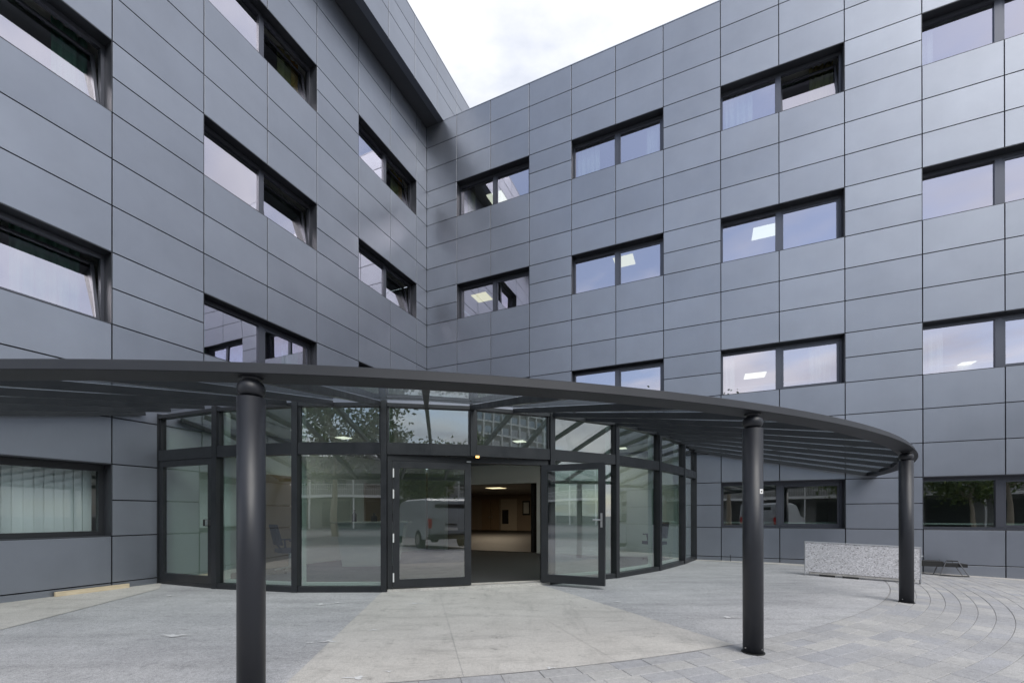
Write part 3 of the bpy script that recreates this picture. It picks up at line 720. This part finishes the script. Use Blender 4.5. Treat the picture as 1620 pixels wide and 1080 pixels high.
# ================================================================ curtains
def curtain(wall, t0, t1, s, mt, label, waves=5, gather=1.0, o=-.42):
    z0, z1 = Z0 + s * ST - 2 * S_ - .05, Z0 + s * ST + .1; mb = MB(); n = waves * 8; rows = []
    for th in (0, .006):
        for z in (z0, (z0 + z1) / 2, z1):
            rows.append([wp(wall, t0 + (t1 - t0) * j / n, o - .12 + .03 * sin(2 * pi * waves * j / n) + .012 * sin(5 * j) - th, z) for j in range(n + 1)])
    grid_sheet(mb, rows[:3]); mb.smooth = True
    ob = mb.build('curtain', mt, recalc=False)
    md = ob.modifiers.new('thickness', 'SOLIDIFY'); md.thickness = .004
    b_ = wp(wall, (t0 + t1) / 2, o - .12, z0)
    for v_ in ob.data.vertices: v_.co -= b_
    ob.location = b_
    tag(ob, label, 'curtain', 'curtains behind the upper windows'); return ob
cu = [('R', 5.27, 5.95, 3, 'sheer', 'white net curtain at the left of the top window, second from the corner'),
 ('R', 7.30, 7.72, 3, 'sheer', 'white net curtain at the right of the top window, second from the corner'),
 ('R', 9.3, 9.98, 3, 'sheer', 'wide white net curtain at the left of the top window, third from the corner'),
 ('R', 11.25, 11.75, 3, 'olive', 'olive curtain at the right, behind the tilted sash of the third top window'),
 ('R', 13.35, 13.6, 3, 'sheer', 'narrow white curtain at the left of the rightmost top window'),
 ('R', 1.32, 1.62, 3, 'olive', 'olive curtain at the left of the top window nearest the inner corner'),
 ('R', 9.3, 9.55, 1, 'sheer', 'pale curtain at the left of the window above the middle column'),
 ('R', 11.2, 11.75, 1, 'sheer', 'pale curtain at the right of the window above the middle column'),
 ('R', 13.35, 13.75, 1, 'sheer', 'pale curtain at the left of the window above the right column'),
 ('L', 8.86, 9.3, 2, 'green', 'green curtain behind the tilted sash of the upper window at the left edge'),
 ('L', 8.95, 9.75, 1, 'green', 'green curtain behind the tilted sash of the lower window at the left edge'),
 ('L', 4.78, 4.98, 3, 'orange', 'orange curtain strip at the right of the top window above the left column'),
 ('L', 4.98, 5.35, 3, 'olive', 'olive curtain beside the orange strip in the top window above the left column'),
 ('L', .68, .86, 3, 'orange', 'orange curtain strip in the top left-wing window next to the inner corner'),
 ('L', .86, 1.25, 3, 'olive', 'olive curtain in the top left-wing window next to the inner corner'),
 ('L', 4.78, 5.25, 1, 'green', 'green curtain at the right of the left-wing window just above the canopy'),
 ('L', 7.0, 7.26, 1, 'green', 'green curtain at the left of the left-wing window just above the canopy')]
for wl, t0, t1, s, mt_, lb in cu: curtain(wl, t0, t1, s, M[mt_], lb, max(2, int((t1 - t0) * 8)), o=-.26 if mt_ == 'sheer' else -.42)
# vertical blind in the ground-floor window on the left
bl = empty('vertical_blind', wp('L', 10.1, -.42, Z0), 'pale grey vertical slat blind behind the ground floor window at the left edge', 'blind')
mb = MB(); wbox(mb, 'L', 8.86, 11.4, -.45, -.41, Z0 - .10, Z0 - .06); mb.build('head_rail', M['white_metal'], bl)
t = 8.90
while t < 11.35:
    mb = MB(); a_ = radians(16 + random.uniform(-5, 5)); c0 = wp('L', t, -.43, 0); dv_ = dL * cos(a_) + dR * sin(a_); nv = Vector((dv_.y, -dv_.x, 0))
    q = [c0 - dv_ * .066 - nv * .001, c0 + dv_ * .066 - nv * .001, c0 + dv_ * .066 + nv * .001, c0 - dv_ * .066 + nv * .001]
    mb.hexa([k + UP * (Z0 - 2 * S_ + .03) for k in q] + [k + UP * (Z0 - .10) for k in q]); mb.build('slat', M['blind'], bl); t += .112

# ================================================================ things on the ground
# timber batten against the left wall
pk = MB(); p0 = wp('L', 9.46, .06, 0); p1 = wp('L', 8.56, .06, 0); pk.beam((p0.x, p0.y, .036), (p1.x, p1.y, .034), .045, .066)
o = pk.build('timber_batten', M['timber']); tag(o, 'pale raw timber batten lying along the foot of the left wall', 'timber batten')
# granite chip slab barrier
ba, bb = Vector((5.86, 8.70, 0)), Vector((7.42, 7.88, 0)); bd = (bb - ba).normalized(); bn = Vector((bd.y, -bd.x, 0)); bl_ = (bb - ba).length
br = empty('slab_barrier', (ba + bb) / 2 + UP * -.02, 'upright speckled white granite chip slab in a thin metal frame by the right wall', 'barrier')
g0 = gz(ba.x, ba.y); g1 = gz(bb.x, bb.y)
def bbox(mb, s0, s1, o0, o1, z0, z1):
    q = [ba + bd * s + bn * o for s, o in ((s0, o0), (s1, o0), (s1, o1), (s0, o1))]; zz_ = [g0 + (g1 - g0) * s / bl_ for s in (s0, s1, s1, s0)]
    mb.hexa([a + UP * (z0 + h) for a, h in zip(q, zz_)] + [a + UP * (z1 + h) for a, h in zip(q, zz_)]); return mb
bbox(MB(), .012, bl_ - .012, -.07, .0, .075, .655).build('slab', M['granite'], br)
bbox(MB(), 0, bl_, -.075, .008, .657, .672).build('top_rail', M['galv'], br)
for s0 in (0, bl_ - .011): bbox(MB(), s0, s0 + .011, -.075, .008, .0, .656).build('side_rail', M['galv'], br)
bbox(MB(), .08, bl_ - .08, -.055, -.012, .032, .074).build('foot', M['walk'], br)
for s0 in (.25, .62): bbox(MB(), s0, s0 + .24, -.07, .02, .0, .031).build('packer', M['rubber'], br)
mb = MB(); bbox(mb, bl_ + .0, bl_ + .035, -.04, -.02, .50, .52).build('bracket', M['galv'], br)
# folded black trestle beside it
tr0 = Vector((9.35, 9.22, gz(9.35, 9.22)))
tr = empty('trestle', tr0, 'low black folding trestle with bare metal legs beside the speckled slab', 'trestle')
u_, v_ = dR, dL
def tb_(mb, a, b, r, mt, nm): mb.tube(a, b, r, n=10); mb.build(nm, mt, tr)
for sx in (-.42, .05):
    pass
mb = MB(); q = [tr0 + u_ * x_ + v_ * y_ for x_, y_ in ((-.62, -.14), (.18, -.14), (.18, .14), (-.62, .14))]; mb.hexa([k + UP * .20 for k in q] + [k + UP * .27 for k in q]); mb.build('seat', M['rubber'], tr)
mb = MB(); q = [tr0 + u_ * x_ + v_ * y_ for x_, y_ in ((-.66, -.18), (-.2, -.16), (-.2, .14), (-.66, .14))]; mb.hexa([k + UP * .272 for k in q] + [k + UP * .31 for k in q]); mb.build('pad', M['rubber'], tr)
for x0, x1 in ((-.16, -.27), (.02, .20)):
    for y_ in (-.12, .15): tb_(MB(), tr0 + u_ * x0 + v_ * y_ + UP * .33, tr0 + u_ * x1 + v_ * y_ + UP * .01, .009, M['legs'], 'leg')
tb_(MB(), tr0 + u_ * -.27 + v_ * .15 + UP * .02, tr0 + u_ * .20 + v_ * .15 + UP * .02, .012, M['rubber'], 'foot_bar')
tb_(MB(), tr0 + u_ * -.16 + v_ * .15 + UP * .33, tr0 + u_ * .02 + v_ * .15 + UP * .33, .012, M['rubber'], 'top_bar')
# thin stake at the wall
p_ = wp('R', 9.42, .12, 0); mb = MB(); mb.tube((p_.x, p_.y, 0), (p_.x - .01, p_.y, .17), .007, n=8); o = mb.build('stake', M['rubber']); tag(o, 'short thin dark stake at the foot of the right wall left of the middle column', 'stake')

# ================================================================ lobby furniture
def office_chair(loc, rz, label, mat_=None):
    rt = empty('office_chair', loc, label, 'office chair', None, rz)
    def part(mb, nm, mt): 
        me = mb.mesh(nm); me.materials.append(mt); o = bpy.data.objects.new(nm, me); COL.objects.link(o); o.parent = rt; return o
    mb = MB(); mb.prism([(-.22, -.22), (.22, -.22), (.25, 0), (.22, .22), (-.22, .22), (-.25, 0)], .42, .50); part(mb, 'seat', M['seat_fabric'])
    mb = MB(); mb.hexa([(-.2, .2, .58), (.2, .2, .58), (.2, .25, .58), (-.2, .25, .58), (-.17, .30, 1.0), (.17, .30, 1.0), (.17, .35, 1.0), (-.17, .35, 1.0)]); part(mb, 'backrest', M['seat_fabric'])
    mb = MB(); mb.beam((0, .15, .45), (0, .27, .62), .06, .02); mb.beam((0, .27, .62), (0, .30, .75), .06, .02); part(mb, 'back_support', M['rubber'])
    mb = MB(); mb.tube((0, 0, .12), (0, 0, .42), .025, n=12); part(mb, 'gas_lift', M['steel'])
    for k_ in range(5):
        a_ = k_ * 2 * pi / 5; mb = MB(); mb.beam((0, 0, .12), (.28 * cos(a_), .28 * sin(a_), .075), .04, .03); part(mb, 'base_leg', M['steel'])
        mb = MB(); mb.tube((.28 * cos(a_) - .02 * sin(a_), .28 * sin(a_) + .02 * cos(a_), .03), (.28 * cos(a_) + .02 * sin(a_), .28 * sin(a_) - .02 * cos(a_), .03), .03, n=12); part(mb, 'castor', M['rubber'])
    for sx in (-1, 1):
        mb = MB(); mb.beam((sx * .24, 0, .44), (sx * .29, 0, .66), .03, .03); mb.beam((sx * .29, -.12, .67), (sx * .29, .12, .67), .05, .03); part(mb, 'armrest', M['rubber'])
office_chair((-4.6, 9.0, .012), 2.4, 'black office chair behind the pane right of the left column')
office_chair((3.7, 11.3, .012), -1.2, 'black office chair behind the panes at the right end of the entrance')
ct = empty('reception_desk', (-3.0, 10.4, .012), 'pale reception desk behind the wide pane left of the doors', 'desk')
mb = MB(); mb.hexa([(-3.9, 10.0, .012), (-2.7, 10.2, .012), (-2.8, 10.8, .012), (-4.0, 10.6, .012), (-4.0, 9.85, 1.0), (-2.5, 10.1, 1.0), (-2.6, 10.85, 1.0), (-4.1, 10.6, 1.0)]); mb.build('body', M['post'], ct)
mb = MB(); mb.hexa([(-4.1, 9.8, 1.002), (-2.4, 10.05, 1.002), (-2.5, 10.9, 1.002), (-4.2, 10.65, 1.002), (-4.1, 9.8, 1.04), (-2.4, 10.05, 1.04), (-2.5, 10.9, 1.04), (-4.2, 10.65, 1.04)]); mb.build('worktop', M['white_metal'], ct)
for i, (x_, y_, h, r) in enumerate(((-3.7, 10.2, .28, .05), (-3.25, 10.25, .2, .07), (-2.85, 10.3, .26, .04))):
    mb = MB(); mb.smooth = True; mb.lathe([(r, 1.041), (r, 1.041 + h * .6), (r * .4, 1.041 + h * .75), (r * .4, 1.041 + h)], x_, y_, 16); o = mb.build('bottle', M['rubber']); tag(o, ['tall dark bottle, leftmost on the reception desk', 'squat dark jar in the middle of the reception desk', 'slim dark bottle at the right end of the reception desk'][i], 'bottle')

# ================================================================ surroundings behind the camera (seen mirrored in the glass)
def tree(x_, y_, h, r, label, seed, dense=1.0):
    rnd = random.Random(seed); rt = empty('tree', (x_, y_, -.06), label, 'tree', 'trees mirrored in the entrance glass'); mb = MB(); mb.smooth = True
    pts = [Vector((x_, y_, -.06))]
    for i in range(1, 6): pts.append(pts[-1] + Vector((rnd.uniform(-.12, .12), rnd.uniform(-.12, .12), h * .13)))
    for i in range(5): mb.tube(pts[i], pts[i + 1], .16 * h / 7 * (1 - i * .13), .16 * h / 7 * (1 - (i + 1) * .13), 9, False)
    tips = []
    for k_ in range(14):
        b_ = pts[3 + k_ % 3]; a_ = rnd.uniform(0, 2 * pi); l_ = r * rnd.uniform(.55, 1.0)
        e_ = b_ + Vector((cos(a_) * l_, sin(a_) * l_, h * rnd.uniform(.1, .48))); m_ = (b_ + e_) / 2 + Vector((0, 0, -.15)); mb.tube(b_, m_, .055, .035, 6, False); mb.tube(m_, e_, .035, .012, 6, False); tips += [e_, m_]
    mb.build('trunk', M['bark'], rt)
    mb = MB(); cen = [t_ + Vector((rnd.gauss(0, .3), rnd.gauss(0, .3), rnd.gauss(0, .3))) for t_ in tips for _ in range(3)] + [pts[-1] + Vector((rnd.gauss(0, r * .3), rnd.gauss(0, r * .3), rnd.uniform(0, h * .35))) for _ in range(14)]
    for c_ in cen:
        cr = rnd.uniform(.3, .7) * r / 3
        for _ in range(int(60 * dense)):
            p_ = c_ + Vector((rnd.gauss(0, cr), rnd.gauss(0, cr), rnd.gauss(0, cr * .7))); s = rnd.uniform(.09, .17)
            u1 = Vector((rnd.gauss(0, 1), rnd.gauss(0, 1), rnd.gauss(0, 1))).normalized() * s; v1 = u1.orthogonal().normalized() * s * .6
            k = len(mb.v); mb.v += [tuple(p_ - u1), tuple(p_ + v1), tuple(p_ + u1), tuple(p_ - v1)]; mb.f.append((k, k + 1, k + 2, k + 3))
    mb.build('crown', M['leaf'], rt, recalc=False)
tree(-10, -12, 9.0, 3.6, 'tall leafy tree mirrored left of the doors', 1)
tree(-5, -14, 9.5, 3.8, 'full leafy tree mirrored in the pane left of the doors', 2)
tree(3.2, -21, 6.6, 2.8, 'lower tree mirrored above the closed door leaf', 3)
tree(9.5, -22, 6.2, 2.6, 'round tree mirrored in front of the gridded office block', 4)
tree(11, -13, 7.0, 2.6, 'young tree mirrored in the open door leaf', 6)
tree(-2.5, -9.5, 8.5, 2.6, 'pale trunked tree mirrored in the ground floor window on the right', 5, .7)
# gallery building
nb = empty('gallery_building', (0, -27, -.06), 'low dark building with a white access gallery, mirrored in the glass', 'building')
mb = MB(); mb.box(-40, 24, -34, -28.2, -.1, 6.2); mb.build('wall', M['far_wall'], nb)
mb = MB(); mb.box(-40, 24, -28.2, -26.6, 2.75, 3.0); mb.build('gallery_slab', M['far_white'], nb)
mb = MB(); mb.box(-40.3, 24.3, -34.3, -26.6, 6.25, 6.55); mb.build('roof', M['far_wall'], nb)
for x_ in range(-38, 24, 4):
    mb = MB(); mb.box(x_ - .06, x_ + .06, -26.75, -26.63, -.1, 6.2); mb.build('post', M['far_white'], nb)
    mb = MB(); mb.box(x_ + .6, x_ + 3.2, -28.19, -28.1, .1, 2.4); mb.build('window', M['far_dark'], nb)
    mb = MB(); mb.box(x_ + .8, x_ + 2.8, -28.19, -28.1, 3.9, 5.4); mb.build('window', M['far_dark'], nb)
mb = MB(); mb.box(-40, 24, -26.68, -26.63, 3.95, 4.0); mb.box(-40, 24, -26.68, -26.63, 3.5, 3.53)
for i in range(320): x_ = -40 + i * .2; mb.box(x_, x_ + .02, -26.67, -26.64, 3.0, 3.95)
mb.build('railing', M['far_white'], nb)
# gridded office block
ob = empty('office_block', (44, -48, -.06), 'tall glass office block with a white grid, mirrored above the doors', 'building')
mb = MB(); mb.box(30, 58, -60, -42, -.1, 24); mb.build('glass_wall', M['far_wall'], ob)
for k_ in range(11):
    z = 1.5 + k_ * 2.1; mb = MB(); mb.box(29.9, 58.1, -41.99, -41.85, z, z + 1.2); mb.box(29.85, 29.99, -60, -41.99, z, z + 1.2); mb.build('window_band', M['far_glass'], ob)
for k_ in range(15): x_ = 30 + k_ * 2; mb = MB(); mb.box(x_ - .13, x_ + .13, -41.84, -41.6, 0, 24); mb.build('fin', M['far_white'], ob)
for k_ in range(11): z = 1.3 + k_ * 2.1; mb = MB(); mb.box(29.7, 58.2, -41.84, -41.62, z, z + .24); mb.build('ledge', M['far_white'], ob)
# van just behind the camera
vr = empty('van', (2.35, -3.4, -.02), 'silver grey panel van, its rear mirrored in the closed door leaf', 'van')
def vx(mb, nm, mt, par=vr): return mb.build(nm, mt, par)
mb = MB(); prof = [(-5.5, .35), (-5.55, .95), (-4.7, 1.15), (-4.0, 1.72), (-3.4, 1.80), (-1.1, 1.80), (-.98, 1.72), (-.88, 1.05), (-.86, .42), (-1.0, .32)]
k = len(mb.v)
for x_ in (1.45, 1.52, 3.18, 3.25):
    ins = .05 if x_ in (1.45, 3.25) else 0
    for y_, z in prof: mb.v.append((x_, y_ + (ins if y_ < -3.2 else -ins), z - (ins if z > 1 else 0)))
n_ = len(prof)
for a_ in range(3):
    for j in range(n_): jj = (j + 1) % n_; mb.f.append((a_ * n_ + j, a_ * n_ + jj, (a_ + 1) * n_ + jj, (a_ + 1) * n_ + j))
mb.f.append(tuple(range(n_))); mb.f.append(tuple(3 * n_ + j for j in range(n_))); vb = vx(mb, 'body', M['van'])
mb = MB(); mb.hexa([(1.72, -.905, 1.12), (2.98, -.905, 1.12), (2.98, -.925, 1.12), (1.72, -.925, 1.12), (1.80, -.955, 1.60), (2.90, -.955, 1.60), (2.90, -.99, 1.60), (1.80, -.99, 1.60)]); vx(mb, 'rear_window', M['far_dark'])
for x_ in (1.5, 3.08):
    mb = MB(); mb.box(x_, x_ + .12, -.90, -.84, .72, 1.05); vx(mb, 'tail_light', M['red'])
mb = MB(); mb.box(1.5, 3.2, -.90, -.78, .34, .50); vx(mb, 'bumper', M['rubber'])
mb = MB(); mb.box(2.1, 2.6, -.862, -.850, .62, .74); vx(mb, 'number_plate', M['white_metal'])
mb = MB(); mb.box(2.15, 2.55, -.865, -.835, .82, .86); vx(mb, 'boot_handle', M['rubber'])
for x_ in (1.42, 3.08):
    for y_ in (-1.75, -4.7):
        mb = MB(); mb.tube((x_, y_, .30), (x_ + .2, y_, .30), .32, n=24); wh = vx(mb, 'wheel', M['tyre'])
        xo = x_ - .006 if x_ < 2 else x_ + .19; mb = MB(); mb.tube((xo, y_, .30), (xo + .016, y_, .30), .19, n=16); mb.build('hub', M['steel'], wh)
